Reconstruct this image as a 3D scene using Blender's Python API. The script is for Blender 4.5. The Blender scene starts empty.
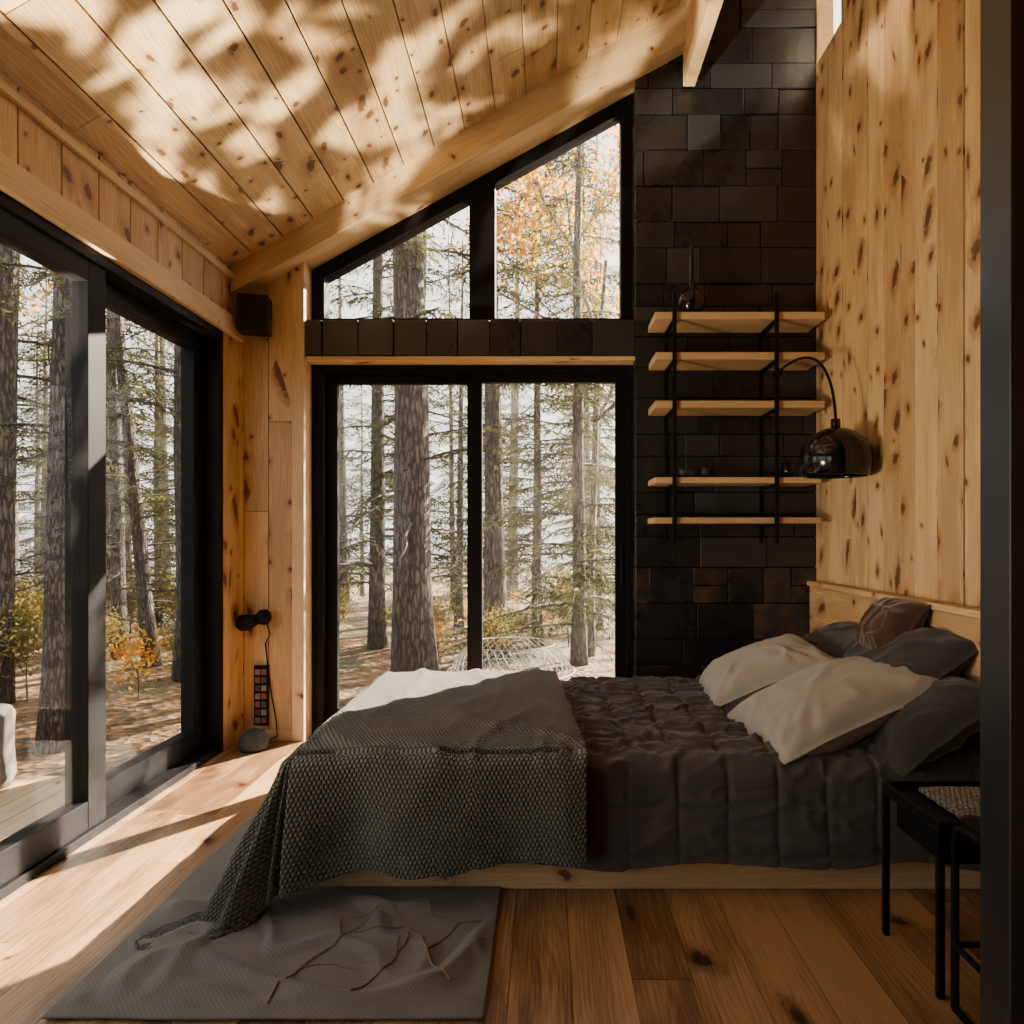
import bpy, math, random
from mathutils import Vector, Matrix, noise, Euler
random.seed(7)
S=bpy.context.scene
COL=S.collection
R=random.random
def U(a,b): return a+(b-a)*random.random()

# ---------------------------------------------------------------- materials
def newmat(name):
    m=bpy.data.materials.new(name); m.use_nodes=True
    nt=m.node_tree; nt.nodes.clear()
    o=nt.nodes.new('ShaderNodeOutputMaterial')
    return m,nt,o
class G:
    def __init__(s,nt): s.nt=nt
    def n(s,t,**kw):
        x=s.nt.nodes.new(t)
        for k,v in kw.items(): setattr(x,k,v)
        return x
    def l(s,a,b): s.nt.links.new(a,b)
    def math(s,op,a,b=None,c=None,clamp=False):
        x=s.nt.nodes.new('ShaderNodeMath'); x.operation=op; x.use_clamp=clamp
        for i,v in enumerate((a,b,c)):
            if v is None: continue
            if isinstance(v,(int,float)): x.inputs[i].default_value=v
            else: s.l(v,x.inputs[i])
        return x.outputs[0]
    def mix(s,f,a,b,mode='MIX'):
        x=s.nt.nodes.new('ShaderNodeMix'); x.data_type='RGBA'; x.blend_type=mode
        for sock,v in ((x.inputs[0],f),(x.inputs[6],a),(x.inputs[7],b)):
            if isinstance(v,(int,float)): sock.default_value=v
            elif isinstance(v,tuple): sock.default_value=(v+(1,))[:4]
            else: s.l(v,sock)
        return x.outputs[2]
    def mapr(s,v,a,b,c=0,d=1):
        x=s.nt.nodes.new('ShaderNodeMapRange'); x.interpolation_type='SMOOTHSTEP'
        s.l(v,x.inputs[0])
        for i,k in enumerate((a,b,c,d)): x.inputs[i+1].default_value=k
        return x.outputs[0]

def simple(name,col,rough=.5,metal=0,bump=0,bscale=50,coat=0,var=0,sheen=0,spec=.5):
    m,nt,o=newmat(name); g=G(nt)
    p=g.n('ShaderNodeBsdfPrincipled'); g.l(p.outputs[0],o.inputs[0])
    p.inputs['Roughness'].default_value=rough; p.inputs['Metallic'].default_value=metal
    p.inputs['Coat Weight'].default_value=coat; p.inputs['Sheen Weight'].default_value=sheen
    p.inputs['Specular IOR Level'].default_value=spec
    tc=g.n('ShaderNodeTexCoord')
    nz=g.n('ShaderNodeTexNoise'); nz.inputs['Scale'].default_value=bscale; nz.inputs['Detail'].default_value=4
    g.l(tc.outputs['Object'],nz.inputs['Vector'])
    c2=tuple(max(0,c*(1-var)) for c in col); c3=tuple(c*(1+var) for c in col)
    g.l(g.mix(nz.outputs[0],c2,c3),p.inputs['Base Color'])
    if bump:
        b=g.n('ShaderNodeBump'); b.inputs['Strength'].default_value=bump; b.inputs['Distance'].default_value=.01
        g.l(nz.outputs[0],b.inputs['Height']); g.l(b.outputs[0],p.inputs['Normal'])
    return m

def wood(name,light,dark,knotcol=(.085,.034,.014),kfreq=(3.2,7.0),kthr=.5,rough=.55,kn_r=.16,coat=0,varr=.35,bump=.25,kel=.75,halo_s=.5):
    """UV in metres: u along grain, v across"""
    m,nt,o=newmat(name); g=G(nt)
    p=g.n('ShaderNodeBsdfPrincipled'); g.l(p.outputs[0],o.inputs[0])
    uv=g.n('ShaderNodeUVMap'); uv.uv_map='UVMap'
    at=g.n('ShaderNodeAttribute'); at.attribute_name='rnd'
    mp=g.n('ShaderNodeMapping'); mp.inputs['Scale'].default_value=(kfreq[0],kfreq[1],1); g.l(uv.outputs[0],mp.inputs[0])
    nz0=g.n('ShaderNodeTexNoise'); nz0.noise_dimensions='2D'; nz0.inputs['Scale'].default_value=45; nz0.inputs['Detail'].default_value=4; g.l(uv.outputs[0],nz0.inputs['Vector'])
    vo=g.n('ShaderNodeTexVoronoi'); vo.voronoi_dimensions='2D'; vo.inputs['Scale'].default_value=1; vo.inputs['Randomness'].default_value=1
    g.l(mp.outputs[0],vo.inputs['Vector'])
    sep=g.n('ShaderNodeSeparateColor'); g.l(vo.outputs['Color'],sep.inputs[0])
    on=g.math('GREATER_THAN',sep.outputs[0],kthr)
    size=g.math('MULTIPLY_ADD',g.math('POWER',sep.outputs[1],2.0),1.0,.32)
    elong=g.math('MULTIPLY_ADD',sep.outputs[2],.9,kel*.55)
    sub=g.n('ShaderNodeVectorMath'); sub.operation='SUBTRACT'; g.l(mp.outputs[0],sub.inputs[0]); g.l(vo.outputs['Position'],sub.inputs[1])
    mul=g.n('ShaderNodeVectorMath'); mul.operation='MULTIPLY'; g.l(sub.outputs[0],mul.inputs[0]); mul.inputs[1].default_value=(1/kfreq[0],1/kfreq[1],0)
    sk=g.n('ShaderNodeSeparateXYZ'); g.l(mul.outputs[0],sk.inputs[0])
    kx=g.math('MULTIPLY',sk.outputs[0],elong)
    ky=g.math('ADD',sk.outputs[1],g.math('MULTIPLY',sk.outputs[0],g.math('MULTIPLY_ADD',sep.outputs[1],.8,-.4)))
    dd=g.math('SQRT',g.math('ADD',g.math('MULTIPLY',kx,kx),g.math('MULTIPLY',ky,ky)))
    d=g.math('DIVIDE',dd,size)
    d=g.math('ADD',d,g.math('MULTIPLY',g.math('SUBTRACT',nz0.outputs[0],.5),.030))
    kr=kn_r*.1
    knot=g.math('MULTIPLY',g.mapr(d,kr*1.25,kr*.6),on)
    halo=g.math('MULTIPLY',g.mapr(d,kr*3.2,kr*.8),on)
    suv=g.n('ShaderNodeSeparateXYZ'); g.l(uv.outputs[0],suv.inputs[0])
    nz1=g.n('ShaderNodeTexNoise'); nz1.noise_dimensions='2D'; nz1.inputs['Scale'].default_value=1; nz1.inputs['Detail'].default_value=2
    mp1=g.n('ShaderNodeMapping'); mp1.inputs['Scale'].default_value=(1.6,7,1); g.l(uv.outputs[0],mp1.inputs[0]); g.l(mp1.outputs[0],nz1.inputs['Vector'])
    vv=g.math('ADD',suv.outputs[1],g.math('MULTIPLY',nz1.outputs[0],.10))
    vv=g.math('ADD',vv,g.math('MULTIPLY',halo,.014))
    bands=g.math('SINE',g.math('MULTIPLY',vv,430))
    bands=g.math('MULTIPLY_ADD',bands,.5,.5)
    mp2=g.n('ShaderNodeMapping'); mp2.inputs['Scale'].default_value=(5,150,1); g.l(uv.outputs[0],mp2.inputs[0])
    nz2=g.n('ShaderNodeTexNoise'); nz2.noise_dimensions='2D'; nz2.inputs['Scale'].default_value=1; nz2.inputs['Detail'].default_value=5; g.l(mp2.outputs[0],nz2.inputs['Vector'])
    mp3=g.n('ShaderNodeMapping'); mp3.inputs['Scale'].default_value=(1.5,9,1); g.l(uv.outputs[0],mp3.inputs[0])
    nz3=g.n('ShaderNodeTexNoise'); nz3.noise_dimensions='2D'; nz3.inputs['Scale'].default_value=1; nz3.inputs['Detail'].default_value=5; g.l(mp3.outputs[0],nz3.inputs['Vector'])
    f=g.math('ADD',g.math('MULTIPLY',bands,.24),g.math('MULTIPLY',g.mapr(nz2.outputs[0],.3,.7),.45))
    f=g.math('ADD',f,g.math('MULTIPLY',g.mapr(nz3.outputs[0],.38,.66),.50))
    f=g.math('ADD',f,g.math('MULTIPLY',g.math('SUBTRACT',at.outputs['Fac'],.5),varr*2),clamp=True)
    c=g.mix(f,light,dark)
    c=g.mix(g.math('MULTIPLY',halo,halo_s),c,tuple(x*y for x,y in zip(dark,(.72,.54,.42))))
    c=g.mix(g.math('MULTIPLY',knot,.92),c,knotcol)
    g.l(c,p.inputs['Base Color'])
    rr=g.math('MULTIPLY_ADD',nz2.outputs[0],.2,rough-.1); g.l(rr,p.inputs['Roughness'])
    p.inputs['Coat Weight'].default_value=coat; p.inputs['Coat Roughness'].default_value=.25
    b=g.n('ShaderNodeBump'); b.inputs['Strength'].default_value=bump; b.inputs['Distance'].default_value=.003
    h=g.math('SUBTRACT',g.math('ADD',nz2.outputs[0],g.math('MULTIPLY',bands,.25)),g.math('MULTIPLY',knot,.6))
    g.l(h,b.inputs['Height']); g.l(b.outputs[0],p.inputs['Normal'])
    return m

M_CEIL=wood('pine_ceiling',(.66,.47,.26),(.39,.245,.115),kfreq=(6,8),kthr=.35,kn_r=.21,kel=.7)
M_WALL=wood('pine_wall',(.63,.425,.22),(.41,.245,.11),kfreq=(5,8),kthr=.34,kn_r=.21,kel=.35,halo_s=.7)
M_BEAM=wood('pine_beam',(.62,.44,.25),(.44,.285,.14),kfreq=(2.5,5),kthr=.5,kn_r=.14)
M_FLOOR=wood('oak_floor',(.39,.22,.10),(.13,.062,.026),knotcol=(.022,.010,.005),kfreq=(2.2,5),kthr=.35,kn_r=.20,rough=.34,coat=.3,varr=.50,bump=.12,kel=.5,halo_s=.75)
M_DECK=wood('deck_wood',(.60,.42,.24),(.38,.23,.11),kfreq=(1.5,5),kthr=.6)
M_SHELF=wood('shelf_oak',(.58,.40,.22),(.40,.26,.13),kfreq=(2,5),kthr=.7,kn_r=.1)
M_BLACK=simple('black_metal',(.005,.005,.006),.55,.0,bscale=90,var=.2,spec=.12)
M_BLACKG=simple('black_gloss',(.004,.004,.0045),.12,.0)
M_PANEL=simple('dark_steel',(.055,.062,.07),.34,.7,bscale=3,var=.3)
M_SPK=simple('speaker_black',(.008,.008,.008),.6,spec=.3)
M_SPKG=simple('speaker_grille',(.012,.012,.012),.9,bump=.6,bscale=400,spec=.3)
M_STONE=simple('dark_stone',(.03,.03,.032),.7,bump=.5,bscale=30,var=.4)
M_MATT=simple('mattress_fabric',(.10,.10,.10),.9)

def tile_mat():
    m,nt,o=newmat('charred_tile'); g=G(nt)
    p=g.n('ShaderNodeBsdfPrincipled'); g.l(p.outputs[0],o.inputs[0])
    at=g.n('ShaderNodeAttribute'); at.attribute_name='rnd'
    tc=g.n('ShaderNodeTexCoord')
    sx=g.n('ShaderNodeSeparateXYZ'); g.l(tc.outputs['Object'],sx.inputs[0])
    nz=g.n('ShaderNodeTexNoise'); nz.inputs['Scale'].default_value=9; nz.inputs['Detail'].default_value=8; nz.inputs['Roughness'].default_value=.65
    g.l(tc.outputs['Object'],nz.inputs['Vector'])
    c=g.mix(nz.outputs[0],(.002,.0026,.0035),(.018,.020,.023))
    c=g.mix(g.math('MULTIPLY',g.math('POWER',at.outputs['Fac'],2.5),.8),c,(.026,.029,.034))
    low=g.mapr(sx.outputs[2],1.30,.7)
    br=g.math('MULTIPLY',g.math('MULTIPLY',low,g.mapr(nz.outputs[0],.42,.68)),g.math('GREATER_THAN',at.outputs['Fac'],.40))
    c=g.mix(br,c,(.10,.048,.022))
    g.l(c,p.inputs['Base Color'])
    r1=g.math('MULTIPLY_ADD',nz.outputs[0],.4,.08)
    g.l(g.math('ADD',r1,g.math('MULTIPLY',at.outputs['Fac'],.18)),p.inputs['Roughness'])
    b=g.n('ShaderNodeBump'); b.inputs['Strength'].default_value=.55; b.inputs['Distance'].default_value=.008
    g.l(nz.outputs[0],b.inputs['Height']); g.l(b.outputs[0],p.inputs['Normal'])
    return m
M_TILE=tile_mat()

def glass_mat():
    m,nt,o=newmat('window_glass'); g=G(nt)
    t=g.n('ShaderNodeBsdfTransparent'); t.inputs[0].default_value=(.97,.98,.975,1)
    gl=g.n('ShaderNodeBsdfGlossy'); gl.inputs['Roughness'].default_value=.01
    lw=g.n('ShaderNodeLayerWeight'); lw.inputs[0].default_value=.5
    f=g.math('MULTIPLY_ADD',g.math('POWER',lw.outputs['Facing'],5.0),.4,.008)
    mx=g.n('ShaderNodeMixShader'); g.l(f,mx.inputs[0]); g.l(t.outputs[0],mx.inputs[1]); g.l(gl.outputs[0],mx.inputs[2])
    g.l(mx.outputs[0],o.inputs[0]); return m
M_GLASS=glass_mat()

def fabric(name,c1,c2,weave=260,bump=.3,knit=False,sheen=.3,rough=.9):
    m,nt,o=newmat(name); g=G(nt)
    p=g.n('ShaderNodeBsdfPrincipled'); g.l(p.outputs[0],o.inputs[0])
    p.inputs['Roughness'].default_value=rough; p.inputs['Sheen Weight'].default_value=sheen
    p.inputs['Specular IOR Level'].default_value=.25
    uv=g.n('ShaderNodeUVMap'); uv.uv_map='UVMap'
    s=g.n('ShaderNodeSeparateXYZ'); g.l(uv.outputs[0],s.inputs[0])
    nz=g.n('ShaderNodeTexNoise'); nz.inputs['Scale'].default_value=6; nz.inputs['Detail'].default_value=6; g.l(uv.outputs[0],nz.inputs['Vector'])
    if knit:
        q=.0145; k=math.pi/q
        row=g.math('FLOOR',g.math('DIVIDE',s.outputs[1],q))
        off=g.math('MULTIPLY',g.math('MODULO',row,2.0),q/2)
        a=g.math('ABSOLUTE',g.math('SINE',g.math('MULTIPLY',g.math('ADD',s.outputs[0],off),k)))
        b_=g.math('ABSOLUTE',g.math('SINE',g.math('MULTIPLY',s.outputs[1],k)))
        h=g.math('POWER',g.math('MULTIPLY',a,b_),.6); dist=.010
    else:
        a=g.math('SINE',g.math('MULTIPLY',s.outputs[0],weave*math.pi))
        b_=g.math('SINE',g.math('MULTIPLY',s.outputs[1],weave*math.pi))
        h=g.math('MULTIPLY_ADD',g.math('MULTIPLY',a,b_),.5,.5); dist=.0015
    c=g.mix(nz.outputs[0],c1,c2)
    c=g.mix(g.math('MULTIPLY',g.math('SUBTRACT',1.0,h),.75 if knit else .2),c,tuple(x*.12 for x in c1))
    g.l(c,p.inputs['Base Color'])
    b=g.n('ShaderNodeBump'); b.inputs['Strength'].default_value=.9 if knit else bump; b.inputs['Distance'].default_value=dist
    g.l(h,b.inputs['Height']); g.l(b.outputs[0],p.inputs['Normal'])
    return m
M_THROW=fabric('knit_olive',(.085,.087,.062),(.135,.132,.10),knit=True,sheen=.15)
M_DUVET=fabric('charcoal_linen',(.046,.042,.041),(.080,.075,.073),sheen=.2)
M_PILL=fabric('linen_taupe',(.28,.25,.22),(.36,.325,.29),sheen=.15)
M_PILD=fabric('linen_charcoal',(.022,.021,.022),(.040,.037,.038),sheen=.15)
M_CUSH=fabric('brown_fur',(.035,.014,.008),(.07,.028,.014),sheen=.4)
M_RUG=fabric('grey_rug',(.095,.087,.075),(.165,.15,.13),weave=150,bump=.6,sheen=.15)
M_WOVEN=fabric('woven_seagrass',(.13,.11,.08),(.26,.22,.17),knit=True)

def bark(name,c1,c2):
    m,nt,o=newmat(name); g=G(nt)
    p=g.n('ShaderNodeBsdfPrincipled'); g.l(p.outputs[0],o.inputs[0]); p.inputs['Roughness'].default_value=.9
    tc=g.n('ShaderNodeTexCoord'); mp=g.n('ShaderNodeMapping'); mp.inputs['Scale'].default_value=(22,22,5); g.l(tc.outputs['Object'],mp.inputs[0])
    nz=g.n('ShaderNodeTexNoise'); nz.inputs['Scale'].default_value=1.5; nz.inputs['Detail'].default_value=9; nz.inputs['Distortion'].default_value=.5; g.l(mp.outputs[0],nz.inputs['Vector'])
    v=g.n('ShaderNodeTexVoronoi'); v.feature='DISTANCE_TO_EDGE'; v.inputs['Scale'].default_value=1.2
    va=g.n('ShaderNodeVectorMath'); va.operation='ADD'; g.l(mp.outputs[0],va.inputs[0]); g.l(nz.outputs['Color'],va.inputs[1]); g.l(va.outputs[0],v.inputs['Vector'])
    h=g.math('ADD',g.math('MULTIPLY',g.mapr(v.outputs['Distance'],0,.3),.4),g.math('MULTIPLY',nz.outputs[0],.7))
    g.l(g.mix(g.mapr(h,.3,.85),c1,c2),p.inputs['Base Color'])
    b=g.n('ShaderNodeBump'); b.inputs['Strength'].default_value=1; b.inputs['Distance'].default_value=.03
    g.l(h,b.inputs['Height']); g.l(b.outputs[0],p.inputs['Normal']); return m
M_BARK=bark('pine_bark',(.025,.020,.016),(.13,.105,.085))
M_BARK2=bark('pale_bark',(.06,.05,.042),(.20,.17,.14))
def leafm(name,c1,c2,tr=.4):
    m,nt,o=newmat(name); g=G(nt)
    d=g.n('ShaderNodeBsdfDiffuse'); t=g.n('ShaderNodeBsdfTranslucent'); mx=g.n('ShaderNodeMixShader'); mx.inputs[0].default_value=tr
    tc=g.n('ShaderNodeTexCoord'); nz=g.n('ShaderNodeTexNoise'); nz.inputs['Scale'].default_value=2.3; nz.inputs['Detail'].default_value=5
    g.l(tc.outputs['Object'],nz.inputs['Vector'])
    c=g.mix(g.mapr(nz.outputs[0],.35,.65),c1,c2)
    g.l(c,d.inputs[0]); g.l(c,t.inputs[0]); g.l(d.outputs[0],mx.inputs[1]); g.l(t.outputs[0],mx.inputs[2]); g.l(mx.outputs[0],o.inputs[0]); return m
M_NEED=leafm('spruce_needles',(.028,.034,.015),(.090,.085,.032))
M_GOLD=leafm('golden_leaves',(.62,.26,.02),(.52,.36,.05),.55)
M_SHRB=leafm('shrub_leaves',(.26,.17,.045),(.14,.14,.04),.4)
def ground_mat():
    m,nt,o=newmat('leaf_litter'); g=G(nt)
    p=g.n('ShaderNodeBsdfPrincipled'); g.l(p.outputs[0],o.inputs[0]); p.inputs['Roughness'].default_value=.95
    tc=g.n('ShaderNodeTexCoord')
    v=g.n('ShaderNodeTexVoronoi'); v.inputs['Scale'].default_value=16; g.l(tc.outputs['Object'],v.inputs['Vector'])
    s=g.n('ShaderNodeSeparateColor'); g.l(v.outputs['Color'],s.inputs[0])
    nz=g.n('ShaderNodeTexNoise'); nz.inputs['Scale'].default_value=.8; nz.inputs['Detail'].default_value=6; g.l(tc.outputs['Object'],nz.inputs['Vector'])
    c=g.mix(s.outputs[0],(.045,.026,.012),(.22,.11,.035))
    c=g.mix(g.mapr(nz.outputs[0],.48,.62),c,(.055,.06,.02))
    g.l(c,p.inputs['Base Color'])
    b=g.n('ShaderNodeBump'); b.inputs['Strength'].default_value=.8; b.inputs['Distance'].default_value=.04
    g.l(v.outputs['Distance'],b.inputs['Height']); g.l(b.outputs[0],p.inputs['Normal']); return m
M_GROUND=ground_mat()

# ---------------------------------------------------------------- mesh helpers
def mkobj(name,verts,faces,mats,uvs=None,rnds=None,fm=None,smooth=False,parent=None):
    me=bpy.data.meshes.new(name); me.from_pydata(verts,[],faces)
    for m in (mats if isinstance(mats,(list,tuple)) else [mats]): me.materials.append(m)
    if uvs is not None:
        ul=me.uv_layers.new(name='UVMap'); ul.data.foreach_set('uv',[c for uv in uvs for c in uv])
    if rnds is not None:
        a=me.attributes.new('rnd','FLOAT','FACE'); a.data.foreach_set('value',rnds)
    if fm is not None: me.polygons.foreach_set('material_index',fm)
    if smooth: me.polygons.foreach_set('use_smooth',[True]*len(me.polygons))
    me.update()
    o=bpy.data.objects.new(name,me); COL.objects.link(o)
    if parent: o.parent=parent
    return o
def empty(name,loc=(0,0,0)):
    e=bpy.data.objects.new(name,None); COL.objects.link(e); e.location=loc; e.empty_display_size=.1; return e

def boxes(name,bl,mat,axis='Z',bevel=0,parent=None,M=None):
    V=[];F=[];UV=[];RN=[]
    for b in bl:
        x0,x1,y0,y1,z0,z1=b[:6]; ax=(b[6] if len(b)>6 else axis)
        ai='XYZ'.index(ax); n=len(V); r=R(); ou,ov=U(0,90),U(0,90)
        co=[(x,y,z) for x in (x0,x1) for y in (y0,y1) for z in (z0,z1)]
        V+=co
        for f,nax in (((0,1,3,2),0),((4,6,7,5),0),((0,4,5,1),1),((2,3,7,6),1),((0,2,6,4),2),((1,5,7,3),2)):
            F.append(tuple(n+i for i in f)); RN.append(r)
            others=[i for i in range(3) if i!=nax]
            if ai in others: ua=ai; va=[i for i in others if i!=ai][0]
            else: ua,va=others
            for i in f: UV.append((co[i][ua]+ou,co[i][va]+ov))
    if M is not None: V=[tuple(M@Vector(v)) for v in V]
    o=mkobj(name,V,F,mat,UV,RN,parent=parent)
    if bevel:
        md=o.modifiers.new('bevel','BEVEL'); md.width=bevel; md.segments=2; md.limit_method='ANGLE'
    return o

def prism(name,poly,y0,y1,mat,grain=(1,0),parent=None,bevel=0):
    n=len(poly); V=[(x,y0,z) for x,z in poly]+[(x,y1,z) for x,z in poly]
    F=[tuple(range(n)),tuple(range(2*n-1,n-1,-1))]+[(i,i+n,(i+1)%n+n,(i+1)%n) for i in range(n)]
    gx,gz=grain; L=math.hypot(gx,gz); gx/=L; gz/=L
    UV=[]
    for k,f in enumerate(F):
        for i in f:
            x,y,z=V[i]; UV.append((x*gx+z*gz+3,(-x*gz+z*gx)+ (y if k>1 else 0)))
    o=mkobj(name,V,F,mat,UV,[.4]*len(F),parent=parent)
    if bevel:
        md=o.modifiers.new('bevel','BEVEL'); md.width=bevel; md.segments=2
    return o

def tube(V,F,pts,rad,n=8,cap=True):
    base=len(V); pts=[Vector(p) for p in pts]
    up=Vector((0,0,1))
    prev=None
    for i,p in enumerate(pts):
        t=(pts[min(i+1,len(pts)-1)]-pts[max(i-1,0)]).normalized()
        if prev is None:
            a=t.cross(up) if abs(t.z)<.95 else t.cross(Vector((1,0,0)))
        else: a=prev-t*prev.dot(t)
        a.normalize(); prev=a; b=t.cross(a)
        r=rad[i] if isinstance(rad,(list,tuple)) else rad
        for k in range(n):
            an=2*math.pi*k/n; V.append(tuple(p+a*(r*math.cos(an))+b*(r*math.sin(an))))
    for i in range(len(pts)-1):
        for k in range(n):
            F.append((base+i*n+k,base+i*n+(k+1)%n,base+(i+1)*n+(k+1)%n,base+(i+1)*n+k))
    if cap:
        F.append(tuple(base+k for k in range(n))[::-1]); F.append(tuple(base+(len(pts)-1)*n+k for k in range(n)))
def tubeobj(name,paths,mat,n=10,parent=None):
    V=[];F=[]
    for pts,r in paths: tube(V,F,pts,r,n)
    o=mkobj(name,V,F,mat,smooth=True,parent=parent)
    md=o.modifiers.new('e','EDGE_SPLIT'); md.split_angle=1.0
    return o
def lathe(name,prof,mat,loc=(0,0,0),n=40,parent=None):
    V=[];F=[]
    for r,z in prof:
        for k in range(n):
            a=2*math.pi*k/n; V.append((loc[0]+r*math.cos(a),loc[1]+r*math.sin(a),loc[2]+z))
    for i in range(len(prof)-1):
        for k in range(n): F.append((i*n+k,i*n+(k+1)%n,(i+1)*n+(k+1)%n,(i+1)*n+k))
    o=mkobj(name,V,F,mat,smooth=True,parent=parent); return o
def grid(name,fn,nu,nv,mat,uvfn=None,solid=0,parent=None):
    V=[];F=[];UVv=[]
    for j in range(nv+1):
        for i in range(nu+1):
            u=i/nu; v=j/nv; V.append(tuple(fn(u,v))); UVv.append(uvfn(u,v) if uvfn else (u,v))
    for j in range(nv):
        for i in range(nu):
            a=j*(nu+1)+i; F.append((a,a+1,a+nu+2,a+nu+1))
    UV=[UVv[i] for f in F for i in f]
    o=mkobj(name,V,F,mat,UV,smooth=True,parent=parent)
    if solid:
        md=o.modifiers.new('s','SOLIDIFY'); md.thickness=solid; md.offset=1
    return o
def ns(x,y=0,z=0): return noise.noise(Vector((x,y,z)))

# ---------------------------------------------------------------- camera
cam=bpy.data.cameras.new('camera'); co=bpy.data.objects.new('camera',cam); COL.objects.link(co)
co.location=(0,0,1.2); co.rotation_euler=(math.pi/2,0,0)
cam.lens=24.0; cam.sensor_width=36; cam.shift_x=-33/1024; cam.shift_y=23/1024; cam.clip_start=.05
S.camera=co

# ---------------------------------------------------------------- room
XL=-1.79; XR=1.59; YB=4.0; YF=-1.6
SL=.585
def cz(x): return 2.72+SL*(x-XL)
bl=[]; x=XL-.12
while x<XR+.15:
    w=.165; y=YF-U(0,1.2)
    while y<4.25:
        L=U(.9,1.9); a=max(y,YF); b=min(y+L,4.25)
        if b>a: bl.append((x+.001,min(x+w,XR+.15)-.001,a+.001,b-.001,-.03,0))
        y+=L
    x+=w
boxes('floor',bl,M_FLOOR,'Y')
boxes('floor_base',[(XL-.15,XR+.15,YF,4.25,-.12,-.031)],M_BLACK)
th=math.atan(SL)
Mc=Matrix.Translation((XL,0,2.72))@Matrix.Rotation(-th,4,'Y')
bl=[]; s=-.25; tot=(XR-XL)/math.cos(th)+.15
while s<tot:
    w=.2; y=YF-U(0,2.0)
    while y<4.25:
        L=U(2.2,3.6); a=max(y,YF); b=min(y+L,4.25)
        if b>a: bl.append((s+.003,s+w-.003,a+.001,b-.001,U(0,.004),.03))
        y+=L
    s+=w
boxes('ceiling',bl,M_CEIL,'Y',bevel=.003,M=Mc)
boxes('roof',[(-.3,tot+.1,YF-.1,4.3,.032,.22)],M_BLACK,'Y',M=Mc)

bl=[]
edges=[4.2,3.99,3.81,3.64]
while edges[-1]>YF: edges.append(edges[-1]-random.choice([.12,.158,.17]))
for i in range(len(edges)-1):
    y1,y0=edges[i],edges[i+1]; off=U(0,.010)
    top=cz(XR)+.03
    if 1<=i<=2:
        bl.append((XR-off,XR+.05,y0+.002,y1-.002,0,3.93)); bl.append((XR-off,XR+.05,y0+.002,y1-.002,4.42,top))
    else: bl.append((XR-off,XR+.05,y0+.002,y1-.002,0,top))
boxes('wall_right',bl,M_WALL,'Z',bevel=.0035)
boxes('wall_right_outer',[(XR+.051,XR+.08,YF,3.63,0,4.9),(XR+.051,XR+.08,4.0,4.25,0,4.9),(XR+.051,XR+.08,3.63,4.0,0,3.92),(XR+.051,XR+.08,3.63,4.0,4.43,4.9)],M_BLACK)
w3=empty('window_3')
boxes('frame',[(XR-.005,XR+.09,3.64,3.655,3.93,4.42),(XR-.005,XR+.09,3.975,3.99,3.93,4.42),(XR-.005,XR+.09,3.655,3.975,3.93,3.945),(XR-.005,XR+.09,3.655,3.975,4.405,4.42)],M_BEAM,'Y',parent=w3)
boxes('glass',[(XR+.075,XR+.080,3.655,3.975,3.945,4.405)],M_GLASS,parent=w3)

bl=[]
xs=[XL-.1,-1.765,-1.62,-1.475]
for i in range(len(xs)-1):
    a,b=xs[i],xs[i+1]; z=0; off=U(0,.006)
    while z<3.1:
        L=U(1.3,2.4); t=min(z+L,cz((a+b)/2)+.08)
        if t>z: bl.append((a+.002,b-.002,YB-off,YB+.2,z+.001,t-.001))
        z+=L
boxes('wall_back',bl,M_WALL,'Z',bevel=.0025)
boxes('wall_back_outer',[(XL-.1,-1.41,YB+.201,4.3,0,3.0)],M_BLACK)
boxes('trim_1',[(-1.472,-1.402,YB-.03,4.24,0,2.86)],M_BEAM,'Z',bevel=.003)
boxes('trim_2',[(-1.402,.527,YB-.01,4.2,2.222,2.245)],M_BEAM,'X',bevel=.002)
boxes('baseboard_back',[(XL,-1.473,YB-.02,YB-.001,0,.06)],M_BEAM,'X',bevel=.002)

def tiles(x0,x1,z0,z1,yf,yb,rows=None,wmin=.16,wmax=.42):
    out=[]; z=z0
    while z<z1-.02:
        h=rows if rows else random.choice([.13,.15,.18,.21,.21])
        zt=min(z+h,z1); 
        if z1-zt<.05: zt=z1
        x=x0-U(0,.15)
        while x<x1:
            w=U(wmin,wmax); a=max(x,x0); b=min(x+w,x1)
            if x1-b<.06: b=x1
            if b-a>.02:
                o=U(0,.014)
                if not rows and R()<.18 and zt-z>.17:
                    zm=(z+zt)/2
                    out.append((a+.0025,b-.0025,yf-o,yb,z+.0025,zm-.0025)); out.append((a+.0025,b-.0025,yf-U(0,.014),yb,zm+.0025,zt-.0025))
                else: out.append((a+.0025,b-.0025,yf-o,yb,z+.0025,zt-.0025))
            x+=w
            if b==x1: break
        z=zt
    return out
t=boxes('wall_chimney',tiles(.527,XR,0,4.7,YB,YB+.2),M_TILE,bevel=.003)
boxes('wall_chimney_core',[(.53,XR,YB+.016,YB+.25,0,4.8)],M_BLACK)
boxes('lintel_tiles',tiles(-1.402,.525,2.247,2.46,YB-.005,YB+.2,rows=.213,wmin=.17,wmax=.22),M_TILE,bevel=.003)
boxes('lintel_core',[(-1.402,.527,YB+.01,YB+.22,2.249,2.455)],M_BLACK)
def rb(x): return 2.815+.553*(x+1.36)
prism('rafter_beam',[(XL,rb(XL)),(.85,rb(.85)),(.85,cz(.85)+.01),(XL,cz(XL)+.01)][:4],3.88,4.24,M_BEAM,grain=(1,.57),bevel=.004)
boxes('purlin_beam',[(.80,.87,.2,3.96,3.80,cz(.8)+.0)],M_BEAM,'Y',bevel=.004)
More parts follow.
